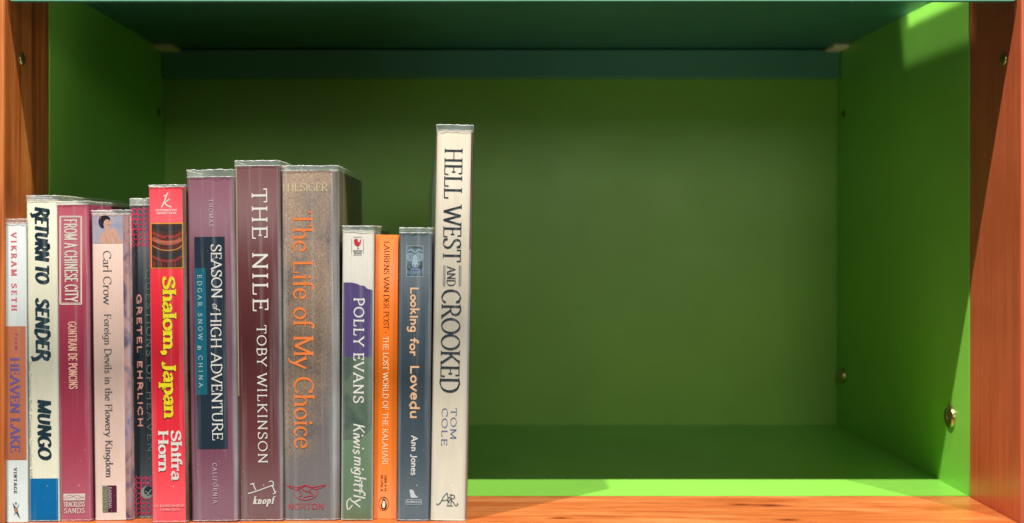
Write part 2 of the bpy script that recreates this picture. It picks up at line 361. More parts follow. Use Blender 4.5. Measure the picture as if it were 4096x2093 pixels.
def catmull(P, n=6):
    if len(P) < 3: return P
    Q = [P[0]] + P + [P[-1]]; out = []
    for i in range(1, len(Q) - 2):
        a, b, c, d = Q[i-1], Q[i], Q[i+1], Q[i+2]
        for k in range(n):
            t = k / n
            out.append(tuple(.5 * (2*b[j] + (c[j]-a[j])*t + (2*a[j]-5*b[j]+4*c[j]-d[j])*t*t + (3*b[j]-a[j]-3*c[j]+d[j])*t**3) for j in (0, 1)))
    out.append(P[-1]); return out

class Book:
    """spine measured in photograph pixels on its own plane, built upright in local metres"""
    def __init__(s, label, xlt, xrt, xlb, xrb, yt, yb, depth, side, spine, rc=.0012, r=None, hard=False, sleeve=True, ext=22, extr=None, pages_down=None, bulge=0, name="book"):
        s.r = r or (yb - VY) / 1053.0
        yb = VY + 1053 * s.r
        s.xm = (xlb + xrb) / 2; s.yb = yb
        s.lean = math.atan2((xlt + xrt) / 2 - s.xm, yb - yt)
        s.W = ((xrt - xlt) + (xrb - xlb)) / 2 / s.r * S
        s.H = (yb - yt) / s.r * S / math.cos(s.lean)
        s.root = empty(name, (wx(s.xm, s.r), wy(s.r), .0002 + abs(math.sin(s.lean)) * s.W / 2), label, "book", "books standing in a row on the shelf")
        s.root.rotation_euler = (0, s.lean, 0)
        s.rc = rc; s.depth = depth; s.count = 0
        t = .0024 if hard else .0005
        s.build_cover(spine, side, t)
        pd = pages_down if pages_down is not None else (.003 if hard else .0003)
        bm = bmesh.new(); add_box(bm, -s.W/2 + t + .0001, s.W/2 - t - .0001, t + .0002, depth - (.003 if hard else .0004), pd, s.H - pd)
        link("page_block", bm, PAGES, s.root)
        if sleeve: s.build_sleeve(ext, extr, bulge)
        s.layer = 0
    def sy(s, x):
        a = s.W/2 - s.rc; d = abs(x) - a
        if d <= 0: return 0.0
        d = min(d, s.rc * .999)
        return s.rc - math.sqrt(s.rc**2 - d*d)
    def profile(s, off=0, n=7):
        W2, rc = s.W/2, s.rc; P = [(-W2 - off, s.depth)] + [(-W2 - off, s.depth * q) for q in (.6, .35, .18, .08)]
        for k in range(n + 1):
            a = math.pi/2 * k / n; P.append((-W2 + rc - (rc + off) * math.cos(a), rc - (rc + off) * math.sin(a)))
        m = 10
        for k in range(1, m): P.append((-W2 + rc + (s.W - 2*rc) * k / m, -off))
        for k in range(n + 1):
            a = math.pi/2 * (1 - k / n); P.append((W2 - rc + (rc + off) * math.cos(a), rc - (rc + off) * math.sin(a)))
        P += [(W2 + off, s.depth * q) for q in (.08, .18, .35, .6)]; P.append((W2 + off, s.depth)); return P
    def build_cover(s, spine, side, t):
        bm = bmesh.new(); P = s.profile(0); Q = s.profile(-t * .98 if t < s.rc else -s.rc * .9)
        if t >= s.rc:   # boards thicker than the corner radius
            Q = [(max(-s.W/2 + t, min(s.W/2 - t, x)), max(y, t)) for x, y in P]
        nz = 2
        rows = []
        for k in range(nz + 1):
            z = s.H * k / nz
            rows.append(([bm.verts.new((x, y, z)) for x, y in P], [bm.verts.new((x, y, z)) for x, y in Q]))
        n = len(P)
        for a, b in zip(rows, rows[1:]):
            for i in range(n - 1):
                f = bm.faces.new((a[0][i], a[0][i+1], b[0][i+1], b[0][i])); f.smooth = True
                f.material_index = 1 if (i < 5 or i > n - 7) else 0
                f = bm.faces.new((a[1][i+1], a[1][i], b[1][i], b[1][i+1])); f.material_index = 2
            for i in (0, n - 1):
                vs = (a[0][i], b[0][i], b[1][i], a[1][i]); bm.faces.new(vs).material_index = 2
        for row in (rows[0], rows[-1]):
            for i in range(n - 1):
                try: bm.faces.new((row[0][i], row[0][i+1], row[1][i+1], row[1][i])).material_index = 2
                except ValueError: pass
        s.cover = link("cover", bm, [spine, side, ink('d8ccb0')], s.root)
    def build_sleeve(s, ext, extr=None, bulge=0):
        extr = ext if extr is None else extr
        rs = random.Random(hash(round(s.xm)) & 255)
        bm = bmesh.new(); P = s.profile(.00035)
        # resample with wobble
        e0 = ext / s.r * S; e1 = extr / s.r * S
        ph = [rs.uniform(0, 6) for _ in range(6)]
        zs = [0.0004, s.H * .02, s.H * .1] + [s.H * k / 12 for k in range(2, 12)] + [s.H - .001, s.H + .0003]
        n = len(P)
        def wob(i, z):
            x, y = P[i]
            d = .00022 * (math.sin(z * 70 + ph[0] + i * .35) + math.sin(z * 151 + ph[1] - i * .5)) * .5
            if bulge and x < 0 and y > .001:
                q = max(0, min(1, (z / s.H - .6) / .4)); x -= bulge * math.sin(math.pi * q) ** 1.3 * math.sin(math.pi * min(1, (y / s.depth) ** .55))
            return (x, y - abs(d) * 1.0 if y < s.rc * .5 else y, z)
        rows = [[bm.verts.new(wob(i, z)) for i in range(n)] for z in zs]
        top = []
        for i in range(n):
            x, y = P[i]; f = i / (n - 1)
            h = e0 + (e1 - e0) * f + rs.uniform(-.06, .06) * e0
            if i in (0, n - 1): h = (e0 if i == 0 else e1) * .8
            top.append(bm.verts.new((x, y - rs.uniform(0, .0004), s.H + h)))
        rows.append(top)
        for k, (a, b) in enumerate(zip(rows, rows[1:])):
            for i in range(n - 1):
                f = bm.faces.new((a[i], a[i+1], b[i+1], b[i])); f.smooth = True
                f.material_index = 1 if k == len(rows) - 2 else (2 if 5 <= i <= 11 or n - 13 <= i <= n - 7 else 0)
        tops = [v.co.copy() for v in top]
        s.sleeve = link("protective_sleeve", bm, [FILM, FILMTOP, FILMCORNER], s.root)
        # the crinkled cut edge of the film
        bm = bmesh.new(); pts = []
        for a, b in zip(tops, tops[1:]):
            L = (b - a).length; m = max(1, int(L / .0009))
            for k in range(m): pts.append(a.lerp(b, k / m))
        pts.append(tops[-1])
        def cur(): return bm
        def strip(pts, wdt, jit, dz):
            prev = None
            for p in pts:
                j = Vector((rs.uniform(-jit, jit), -.00002 + rs.uniform(-jit, jit) * .3, rs.uniform(-jit, jit) + dz))
                ww = wdt * rs.uniform(.35, 1.3)
                q = [cur().verts.new(p + j + Vector(o)) for o in ((0, -ww*.3, 0), (0, 0, ww*.6), (0, ww*.3, 0), (0, 0, -ww*.6))]
                if prev:
                    for k in range(4): cur().faces.new((prev[k], prev[(k+1) % 4], q[(k+1) % 4], q[k]))
                prev = q
        strip(pts, .00046, .00018, 0)
        link("film_edge", bm, RIM, s.sleeve); bm = bmesh.new()
        front = [p - Vector((0, 0, 0)) for p in pts if p.y < .004]
        strip([Vector((p.x, p.y, s.H + .0004)) for p in front], .00030, .00004, 0)
        link("inner_fold", bm, RIM, s.sleeve); bm = bmesh.new()
        strip([Vector((p.x, p.y, .0007)) for p in front], .00020, .00014, 0)
        link("film_edge", bm, RIM, s.sleeve)
    # ---- drawing on the spine, photograph pixels
    def loc(s, px, py):
        x = (px - s.xm) / s.r * S; z = (s.yb - py) / s.r * S
        c, n = math.cos(s.lean), math.sin(s.lean)
        return (x * c - z * n, x * n + z * c)
    def u(s, p): return p / s.r * S
    def part(s, name): s.bm = bmesh.new(); s.mats = []; s.pn = name; s.layer += 1; s.count = 0; return s
    def eps(s):
        s.count += 1; return .00003 + s.layer * .000028 + (s.count % 62) * .0000011
    def mi(s, mat):
        if mat not in s.mats: s.mats.append(mat)
        return s.mats.index(mat)
    def done(s, label=None, parent=None):
        o = link(s.pn, s.bm, s.mats, parent or s.root)
        if label: o['label'] = label
        return o
    def v(s, x, z, e): return s.bm.verts.new((x, s.sy(x) - e, z))
    def poly(s, pts, mat, smooth=False):
        pts = [s.loc(*p) for p in pts]
        if smooth: pts = catmull(pts + [pts[0]], 5)[:-1]
        e = s.eps(); f = s.bm.faces.new([s.v(x, z, e) for x, z in pts]); f.material_index = s.mi(mat)
        f.normal_update()
        if f.normal.y > 0: f.normal_flip()
        bmesh.ops.triangulate(s.bm, faces=[f])
    def panel(s, x0, x1, y0, y1, mat, edge=None):
        """edge(t)-> extra py on the top edge"""
        e = s.eps(); mi = s.mi(mat); n = 28; W2 = s.W/2 - .00002
        ym = (y0 + y1) / 2
        a = s.loc(x0, ym)[0] if x0 is not None else -W2; b = s.loc(x1, ym)[0] if x1 is not None else W2
        z0 = s.loc(s.xm, y1)[1]; z1 = s.loc(s.xm, y0)[1]
        z0 = max(z0, .0001); z1 = min(z1, s.H - .0001)
        prev = None
        for k in range(n + 1):
            x = a + (b - a) * k / n; x = max(-W2, min(W2, x))
            dz = -s.u(edge(k / n)) if edge else 0
            q = (s.v(x, z0, e), s.v(x, z1 + dz, e))
            if prev: s.bm.faces.new((prev[0], q[0], q[1], prev[1])).material_index = mi
            prev = q
    def stroke(s, P, w, mat):
        """P local coords, w width or list"""
        if len(P) < 2: return
        e = s.eps(); mi = s.mi(mat); L = []; n = len(P)
        for i, (x, z) in enumerate(P):
            a = P[max(0, i-1)]; b = P[min(n-1, i+1)]
            dx, dz = b[0]-a[0], b[1]-a[1]; l = math.hypot(dx, dz) or 1e-9
            ww = (w[i] if isinstance(w, list) else w) / 2
            L.append((s.v(x - dz/l*ww, z + dx/l*ww, e), s.v(x + dz/l*ww, z - dx/l*ww, e)))
        for (a, b), (c, d) in zip(L, L[1:]):
            s.bm.faces.new((b, d, c, a)).material_index = mi
    def line(s, pts, w, mat, smooth=True, closed=False):
        P = [s.loc(*p) for p in pts]
        if closed: P.append(P[0])
        if smooth: P = catmull(P, 6)
        s.stroke(P, s.u(w), mat)
    def disc(s, px, py, rx, ry, mat, n=26):
        s.poly([(px + rx*math.cos(2*math.pi*k/n), py + ry*math.sin(2*math.pi*k/n)) for k in range(n)], mat)
    def rect(s, x0, x1, y0, y1, w, mat):
        for a, b in (((x0, y0), (x1, y0)), ((x1, y0), (x1, y1)), ((x1, y1), (x0, y1)), ((x0, y1), (x0, y0))):
            s.line([a, b], w, mat, False)
    def text(s, txt, xc, cap, y0, y1, mat, tk=.14, tn=.05, sf=.09, ls=.0, slant=0, jit=0, horiz=None, rnd=3, xh=None, shadow=None):
        """vertical: baseline left, capitals' tops to the right; xc = middle of capitals, y0..y1 the run.
           horizontal: horiz=(x0,x1); y0..y1 = top and baseline"""
        rs = random.Random(rnd)
        adv = [G[c][0] for c in txt]; tot = sum(adv) + ls * (len(txt) - 1)
        if horiz: run = s.u(horiz[1] - horiz[0]); capm = s.u(y1 - y0); ox, oz = s.loc(horiz[0], y1)
        else: run = s.u(y1 - y0); capm = s.u(cap); ox, oz = s.loc(xc - cap/2, y0); ox = (s.loc(xc, (y0+y1)/2)[0]) - capm/2
        k = run / tot
        def T(x, y):   # glyph units -> local; x along run (metres already), y in cap units
            x = x + slant * y * capm; y = y * capm
            return (ox + x, oz + y) if horiz else (ox + y, oz - x)
        passes = ([(shadow[0], shadow[1], shadow[2])] if shadow else []) + [(mat, 0, 0)]
        for (mt, sx, sz) in passes:
            cur = 0.0; rs = random.Random(rnd)
            if shadow and mt is mat: s.layer += 1.4; s.count = 0
            for ch, ad in zip(txt, adv):
                jx, jy, js = rs.uniform(-jit, jit), rs.uniform(-jit, jit), 1 + rs.uniform(-jit, jit) * 1.5
                def tr(p): 
                    y = tn/2 + p[1] * (1 - tn) if 0 <= p[1] <= 1 else p[1]
                    if xh and ch.islower() and p[1] <= .63: y *= xh
                    q = T((cur + (p[0] + jx) * js) * k, y * js + jy); return (q[0] + s.u(sx), q[1] - s.u(sz))
                for st in G[ch][1]:
                    head, rest = st.split(' ', 1); kind = head[0]; fl = head[1:]
                    if kind == 'K' and sf <= 0: continue
                    if kind == 'X' and sf > 0: continue
                    pts = [tuple(float(a) for a in t.split(',')) for t in rest.split()]
                    if kind == '.':
                        c = tr(pts[0]); rr = max(tk * .62, .075) * capm
                        e = s.eps(); f = s.bm.faces.new([s.v(c[0] + rr*math.cos(a*.6283), c[1] + rr*math.sin(a*.6283), e) for a in range(10)]); f.material_index = s.mi(mt); continue
                    if kind == 'O':
                        (cx, cy), (rx, ry) = pts
                        P = [(cx + rx*math.cos(2*math.pi*a/28), cy + ry*math.sin(2*math.pi*a/28)) for a in range(29)]
                    elif kind == 'C': P = catmull(pts, 6)
                    else: P = pts
                    Q = [tr(p) for p in P]
                    # widths by direction (a broad nib)
                    wd = []
                    for i in range(len(P)):
                        a = Q[max(0, i-1)]; b = Q[min(len(Q)-1, i+1)]
                        dx, dz = b[0]-a[0], b[1]-a[1]
                        if not horiz: dx, dz = -dz, dx
                        th = math.atan2(dz, dx) - math.radians(14)
                        f = min(1, abs(math.sin(th)) ** 1.25 * 1.05)
                        if kind in 'LO' and abs(dx) < abs(dz) * .12: f = 1
                        if kind in 'LX' and abs(dz) < abs(dx) * .08: f = 0
                        if kind == 'K': f = .25
                        wd.append((tn + (tk - tn) * f) * capm)
                    if kind in 'L' :
                        a, b = Q[0], Q[-1]; l = math.hypot(b[0]-a[0], b[1]-a[1]) or 1e-9
                        ex = tn / 2 * capm if (sf > 0 or True) else 0
                        d = ((b[0]-a[0])/l*ex, (b[1]-a[1])/l*ex)
                        Q = [(a[0]-d[0], a[1]-d[1])] + Q[1:-1] + [(b[0]+d[0], b[1]+d[1])]
                    s.stroke(Q, wd, mt)
                    if sf > 0:
                        for flag, p in (('s', P[0]), ('e', P[-1])):
                            if flag in fl:
                                h = (tk / 2 + sf) * capm / k
                                if horiz or True:
                                    a = tr((p[0] - h, p[1])); b = tr((p[0] + h, p[1]))
                                    s.stroke([a, b], tn * capm, mt)
                cur += ad + ls
    def texth(s, txt, x0, x1, y0, y1, mat, **kw): s.text(txt, 0, 0, y0, y1, mat, horiz=(x0, x1), **kw)

def mottled(name, cols, scale, sc=(1, 1, 1), rough=.6, weave=False):
    m, nt, p = newmat(name); n = noise(nt, scale, sc, 6, .6, .8)
    c = ramp(nt, n.outputs['Fac'], [(.3 + .4 * i / (len(cols) - 1), hx(h, .8)) for i, h in enumerate(cols)]).outputs[0]
    if weave:
        a = noise(nt, 1500, (1, 1, .35), 2); b_ = noise(nt, 1400, (.4, 1, 1), 2)
        c = mixc(nt, .75, c, ramp(nt, a.outputs['Fac'], [(.4, (.62, .62, .62, 1)), (.62, (1.2, 1.2, 1.15, 1))]).outputs[0], 'MULTIPLY')
        c = mixc(nt, .55, c, ramp(nt, b_.outputs['Fac'], [(.4, (.7, .7, .7, 1)), (.65, (1.2, 1.2, 1.2, 1))]).outputs[0], 'MULTIPLY')
        f = noise(nt, 800, (1, 1, .8), 3, .7)
        c = mixc(nt, ramp(nt, f.outputs['Fac'], [(.63, (0, 0, 0, 1)), (.72, (.55, .55, .55, 1))]).outputs[0], c, hx('b89c84'))
    if weave:   # the printed cloth turns slate blue towards its lower right corner
        tc = N(nt, 'ShaderNodeTexCoord'); sx = N(nt, 'ShaderNodeSeparateXYZ'); nt.links.new(tc.outputs['Object'], sx.inputs[0])
        m1 = N(nt, 'ShaderNodeMath', operation='MULTIPLY_ADD'); nt.links.new(sx.outputs[0], m1.inputs[0]); m1.inputs[1].default_value = -1.9; nt.links.new(sx.outputs[2], m1.inputs[2])
        nz = noise(nt, 30, (1, 1, 1), 5, .7); m2 = N(nt, 'ShaderNodeMath', operation='MULTIPLY_ADD')
        nt.links.new(nz.outputs['Fac'], m2.inputs[0]); m2.inputs[1].default_value = -.11; nt.links.new(m1.outputs[0], m2.inputs[2])
        mr = N(nt, 'ShaderNodeMapRange'); mr.inputs[1].default_value = -.012; mr.inputs[2].default_value = .032; mr.inputs[3].default_value = .85; mr.inputs[4].default_value = 0
        nt.links.new(m2.outputs[0], mr.inputs[0]); c = mixc(nt, mr.outputs[0], c, hx('4e4a4c'))
    nt.links.new(c, p.inputs['Base Color']); p.inputs['Roughness'].default_value = rough; p.inputs['Specular IOR Level'].default_value = .25
    return m

WHITE = ink('eee8de'); 
# ================================================================== the books, left to right
# 1 ---------------------------------------------------------------
sp = paper('d6dcd8')
B = Book("slim white paperback with an orange middle band and purple title at the left post", 17, 102, 25, 112, 897, 2090, .125, paper('c8c8c0'), sp, rc=.0008, ext=18)
B.part("orange_band").panel(None, None, 1307, 1842, paper('e48660')); B.done()
B.part("author_lettering").text("VIKRAM SETH", 56, 22, 932, 1243, ink('ec6e80'), .24, .08, .07, ls=.42); B.done()
B.part("title_lettering").text("From", 67, 15, 1336, 1402, ink('8a5468'), .22, .08, .05, ls=.35)
B.text("HEAVEN LAKE", 60, 38, 1432, 1812, ink('6d5a92'), .24, .07, .09, ls=.02); B.done()
B.part("publisher_mark").text("VINTAGE", 62, 13, 1873, 1975, ink('66686c'), .22, .1, .05, ls=.3)
B.poly([(50, 2012), (68, 2037), (82, 2078), (60, 2046)], ink('3c4658')); B.poly([(56, 2040), (66, 2028), (73, 2043), (64, 2054)], ink('c89a70'))
B.line([(58, 2060), (66, 2040), (76, 2018)], 2, ink('6a7078'), False); B.disc(64, 2014, 4, 4, ink('8a8c90')); B.done()
# 2 ---------------------------------------------------------------
B = Book("tall cream book with slanted black title and a blue block at its foot", 105, 225, 116, 238, 805, 2088, .148, paper('e2dcc4'), paper('e4e0c6'), rc=.0016, ext=20)
NV = ink('1d3540')
B.part("blue_block").panel(None, None, 1916, 2089, paper('068ad4')); B.done()
B.part("title_lettering").text("\x01ETURN TO", 168, 56, 830, 1130, NV, .27, .15, 0, ls=.03, slant=.16)
B.text("SENDE\x01", 170, 56, 1195, 1440, NV, .27, .15, 0, ls=.03, slant=.16); B.done()
B.part("author_lettering").text("MUNGO", 178, 54, 1600, 1835, NV, .27, .13, 0, ls=.05, slant=.14); B.done()
B.part("publisher_lettering").text("San Francisco Book Company/Houghton Mif", 122, 12, 1448, 1912, ink('8a8a80'), .14, .08, .03, ls=.03); B.done()
# 3 ---------------------------------------------------------------
B = Book("crimson-pink book whose title sits in a hand-drawn white frame", 226, 347, 240, 369, 822, 2092, .135, paper('9c3c5c'), paper('a6364e'), rc=.0014, ext=14, r=1.098)
CR = ink('e8d8c8')
B.part("title_frame")
for o, wd in ((0, 4.5),): 
    B.rect(240, 326, 868, 1219, wd, CR)
B.rect(244, 322, 873, 1214, 1.6, CR); B.done()
B.part("title_lettering").text("FROM A CHINESE CITY", 284, 52, 880, 1208, CR, .11, .09, 0, ls=.06, jit=.012); B.done()
B.part("author_lettering").text("GONTRAN DE PONCINS", 291, 34, 1290, 1558, ink('e8b098'), .13, .11, 0, ls=.1, jit=.01); B.done()
B.part("publisher_mark").panel(254, 341, 1977, 2004, CR)
B.line([(256, 1993), (275, 1984), (292, 1988), (312, 1998), (339, 1990)], 2, ink('a5466a'))
B.line([(258, 1998), (285, 1993), (305, 1983), (338, 1996)], 2, ink('a5466a'))
B.texth("TRACKLESS", 255, 340, 2010, 2030, CR, tk=.14, tn=.09, sf=.04); B.texth("SANDS", 257, 339, 2035, 2056, CR, tk=.14, tn=.09, sf=.05, ls=.1); B.done()
# 4 ---------------------------------------------------------------
B = Book("pale pink paperback with a small painted woman above its grey serif title", 366, 516, 379, 530, 860, 2092, .135, mottled("art_wrap", ['4a3a58', '8a6a88', 'c08878', 'd8a8a0', '5a4870'], 60), paper('e2c0b0'), rc=.0016, ext=16, r=1.094)
B.part("cover_art_strip").panel(497, None, 862, 2090, mottled("purple_art", ['3e3550', '75607c', 'c08a80', 'a890a8', '55486c'], 90, (1, 1, .5))); B.done()
B.part("painted_picture").panel(369, 492, 863, 975, mottled("sky_wash", ['9aa0b8', 'b8b0c0', 'c8b4b8'], 70))
SK = ink('dca890'); SK2 = ink('c88a74'); HR = ink('2a2430')
B.poly([(398, 975), (405, 945), (420, 928), (436, 924), (452, 914), (468, 930), (480, 962), (482, 975)], SK, True)
B.line([(448, 930), (455, 950), (466, 966), (455, 974)], 3, SK2); B.line([(418, 940), (425, 958), (432, 974)], 2.5, SK2)
B.poly([(422, 905), (432, 902), (438, 922), (428, 932), (420, 922)], SK, True)
B.disc(430, 893, 13, 17, SK)
B.poly([(396, 902), (394, 885), (404, 868), (424, 864), (438, 872), (441, 884), (428, 880), (418, 886), (414, 900), (416, 915), (404, 914)], HR, True)
B.line([(428, 901), (434, 903), (439, 900)], 2.5, ink('b03040')); B.line([(433, 889), (438, 888)], 2, HR); B.disc(402, 872, 4, 3, ink('c04050')); B.done()
DG = ink('50535a')
B.part("author_lettering").text("Carl Crow", 429, 33, 1005, 1220, DG, .105, .05, .06); B.done()
B.part("title_lettering").text("Foreign Devils in the Flowery Kingdom", 434, 28, 1257, 1912, DG, .115, .055, .06, ls=.02); B.done()
B.part("publisher_mark").panel(410, 431, 1944, 2050, paper('a8ae90')); B.panel(431, 467, 1944, 2050, paper('702c48'))
B.text("BOOKS", 420, 14, 1950, 2044, ink('50584a'), .13, .1, .05, ls=.35); B.text("EARNSHAW", 440, 13, 1950, 2046, ink('e0c8c8'), .13, .09, .05, ls=.05); B.done()
# 5 ---------------------------------------------------------------
B = Book("dark navy book with pink lattice pattern bands squeezed beside the red spine", 519, 614, 533, 628, 825, 2073, .130, paper('4a3040'), paper('1c2832'), rc=.0012, ext=28, r=1.086)
PK = ink('dc3a64')
B.part("lattice_pattern")
rs = random.Random(5)
def truchet(y0, y1):
    t = 20.0; y = y0
    while y < y1 - t * .6:
        x = 522.0
        while x < 604:
            sh = (y - 825) / 1250 * 14
            X = x + sh; a = rs.random() < .5; q = []
            for (cx, cy, a0) in (((X, y, 0), (X + t, y + t, 180)) if a else ((X + t, y, 90), (X, y + t, 270))):
                q.append([(cx + t/2*math.cos(math.radians(a0 + k*22.5)), cy + t/2*math.sin(math.radians(a0 + k*22.5))) for k in range(5)])
            for pts in q: B.line(pts, 4.6, PK, False)
            if rs.random() < .4: B.disc(X + t*.5, y + t*.5, 4, 4, PK, 8)
            x += t
        y += t
truchet(830, 985); B.done(); B.part('lattice_pattern'); truchet(1905, 2062); B.done()
B.part("author_lettering").text("GRETEL EHRLICH", 559, 21, 1180, 1712, ink('e39c8c'), .30, .22, 0, ls=.12); B.done()
B.part("title_lettering").text("QUESTIONS OF HEAVEN", 598, 24, 1082, 1812, ink('5f7468'), .2, .12, .04, ls=.16); B.done()
B.part("publisher_mark").disc(589, 1972, 25, 25, ink('93a294')); B.disc(594, 1966, 18, 19, ink('2b3945'))
B.line([(575, 1985), (590, 1978), (606, 1960)], 4, ink('93a294')); B.line([(580, 1968), (592, 1972), (600, 1990)], 3, ink('93a294')); B.done()
# 6 ---------------------------------------------------------------
RED = paper('ec2236')
B = Book("bright red paperback with bold yellow title and a dark framed painting", 597, 737, 609, 754, 752, 2091, .135, mottled("dark_art", ['2a2420', '5a3a2c', '88603c', '3c4438'], 50), RED, rc=.0009, ext=9)
B.part("dark_edge").panel(737, None, 755, 2090, mottled("dark_art_edge", ['2c2620', '5c4430', '3a3830'], 60)); B.done()
B.part("publisher_mark").line([(669, 776), (664, 790), (656, 812), (646, 832)], 5, WHITE); B.line([(672, 773), (664, 784), (655, 786)], 4, WHITE)
B.line([(678, 798), (666, 808), (658, 813)], 4, WHITE); B.line([(657, 813), (668, 824), (686, 831)], 4.5, WHITE)
B.texth("KENSINGTON", 623, 707, 839, 848, ink('ffe0dc'), tk=.2, tn=.16, sf=0); B.texth("NONFICTION", 627, 705, 851, 860, ink('ffe0dc'), tk=.2, tn=.16, sf=0); B.done()
YL = ink('f2dc20'); 
B.part("framed_picture").panel(604, 733, 894, 1076, ink('e8a828')); B.panel(607, 730, 898, 1073, mottled("brown_paint", ['2c201c', '4c3028', '6a3c30'], 60))
RB = [ink('9c3c34'), ink('b05a40'), ink('6a2c28'), ink('c88a50'), ink('3a3436')]
for (yy, w_, c_) in ((915, 16, 4), (945, 12, 0), (968, 18, 1), (990, 10, 2), (998, 4, 3), (1020, 16, 4), (1040, 8, 0)):
    B.line([(610, yy - 12), (640, yy + 2), (670, yy + 6), (705, yy + 2), (727, yy - 12)], w_, RB[c_])
for k in range(11): B.disc(622 + k * 9.6, 966 + 5 * math.sin(k * .31), 3.2, 4.2, ink('c87a5c'), 8)
for k in range(8): B.line([(616 + k * 14, 1048), (618 + k * 14, 1070)], 5, RB[(k % 2) * 2])
B.disc(670, 955, 5, 4, ink('201818'), 10); B.done()
SH = (ink('3a3028'), -2.5, 2.5)
B.part("title_lettering").text("Shalom, Japan", 678, 50, 1108, 1676, YL, .31, .12, .08, ls=.0, shadow=SH, xh=1.1); B.done()
B.part("author_lettering").text("Shifra", 705, 40, 1724, 1924, WHITE, .30, .11, .08, xh=1.1); B.text("Horn", 654, 40, 1724, 1890, WHITE, .30, .11, .08, xh=1.1); B.done()
B.part("price_lettering").texth("U.S. $12.00/CAN $17.00", 615, 738, 2021, 2031, ink('ffb8b0'), tk=.16, tn=.13, sf=0); B.texth("1-57566-223-X", 640, 717, 2036, 2045, ink('ffb8b0'), tk=.16, tn=.13, sf=0); B.done()
# 7 ---------------------------------------------------------------
B = Book("mauve hardback with a navy title panel and a narrow teal stripe", 746, 934, 768, 953, 713, 2088, .148, paper('74405c'), paper('74384f'), rc=.0024, hard=True, ext=30)
B.part("navy_panel").panel(783, 905, 950, 1799, paper('293b4b')); B.panel(782, 826, 1075, 1581, paper('17788f')); B.done()
B.part("title_lettering").text("SEASON", 866, 42, 980, 1197, WHITE, .13, .06, .05, ls=.0)
B.text("of", 864, 28, 1216, 1240, WHITE, .1, .06, .0, slant=.25); B.text("HIGH ADVENTURE", 867, 42, 1252, 1765, WHITE, .13, .06, .05, ls=.0); B.done()
B.part("author_lettering").text("EDGAR SNOW", 800, 17, 1102, 1362, ink('c8d8d8'), .12, .07, .05, ls=.42); B.text("in", 800, 19, 1384, 1402, ink('c8d8d8'), .12, .06, .05, slant=.2); B.text("CHINA", 803, 17, 1426, 1552, ink('c8d8d8'), .12, .07, .05, ls=.5); B.done()
B.part("editor_lettering").text("THOMAS", 844, 16, 800, 910, ink('dcc4cc'), .13, .07, .05, ls=.22); B.done()
B.part("publisher_lettering").text("CALIFORNIA", 860, 17, 1855, 2017, ink('dcc4cc'), .13, .07, .05, ls=.22); B.done()
# 8 ---------------------------------------------------------------
B = Book("glossy maroon hardback with large white capitals and a cream strip down its left edge", 936, 1120, 956, 1130, 668, 2085, .152, paper('5c3034'), paper('62282a'), rc=.0016, hard=True, ext=22)
B.part("cream_edge").panel(None, 952, 670, 1585, paper('d0b488')); B.panel(None, 962, 1585, 2080, paper('52322c')); B.done()
B.part("title_lettering").text("THE NILE", 1040, 62, 756, 1249, WHITE, .14, .07, .08, ls=.13); B.done()
B.part("author_lettering").text("TOBY WILKINSON", 1049, 38, 1303, 1857, WHITE, .13, .07, .06, ls=.12); B.done()
B.part("publisher_mark")
for P_ in ([(992, 1977), (1030, 1966), (1062, 1954), (1090, 1944)], [(1000, 1940), (1018, 1936)], [(1012, 1938), (1024, 1964)], [(1076, 1930), (1085, 1927), (1093, 1932), (1093, 1944), (1088, 1950)], [(1090, 1946), (1096, 1962), (1100, 1974), (1092, 1978)], [(1100, 1974), (1105, 1968)]):
    B.line(P_, 4, WHITE)
B.texth("knopf", 1012, 1094, 1990, 2019, WHITE, tk=.2, tn=.08, sf=.04, slant=.22, ls=.18); B.done()
# 9 ---------------------------------------------------------------
CL = mottled("brown_cloth", ['5c5050', '76665a', '86705f', '927a66', '74666a'], 26, (1, 1, 1), .7, True)
B = Book("thick brown cloth-textured volume with a long orange title", 1121, 1352, 1132, 1360, 686, 2083, .155, mottled("olive_side", ['4c4030', '6a5840', '5a4c38'], 20), CL, rc=.0042, hard=True, ext=20)
B.part("side_fade").panel(1334, None, 690, 2080, mottled("side_cloth", ['585048', '7a6c5c', '6a6460'], 40, (1, 1, .2), .6)); B.done()
B.part("author_lettering").texth("THESIGER", 1123, 1312, 736, 769, ink('dccca4'), tk=.11, tn=.05, sf=.05); B.done()
B.part("title_lettering").text("The Life of My Choice", 1214, 78, 848, 1797, ink('f5843c'), .135, .05, .06); B.done()
B.part("publisher_mark"); RD = ink('d2384a')
for P_ in ([(1143, 1941), (1165, 1954), (1190, 1958), (1205, 1952), (1225, 1945), (1245, 1952), (1262, 1958), (1288, 1952), (1305, 1940)],
           [(1143, 1941), (1170, 1948), (1198, 1950), (1222, 1942), (1250, 1950), (1280, 1946), (1305, 1940)],
           [(1180, 1957), (1176, 1975), (1190, 1994), (1218, 2002), (1250, 1996), (1268, 1980), (1270, 1962)],
           [(1205, 1953), (1222, 1966), (1235, 1967), (1248, 1955)], [(1182, 1965), (1196, 1962), (1208, 1980), (1196, 1990)],
           [(1214, 2002), (1216, 1992), (1235, 1986), (1252, 1984), (1250, 1976), (1225, 1966)]):
    B.line(P_, 2.6, RD)
B.texth("NORTON", 1151, 1297, 2016, 2040, RD, tk=.12, tn=.06, sf=.05, ls=.06); B.done()
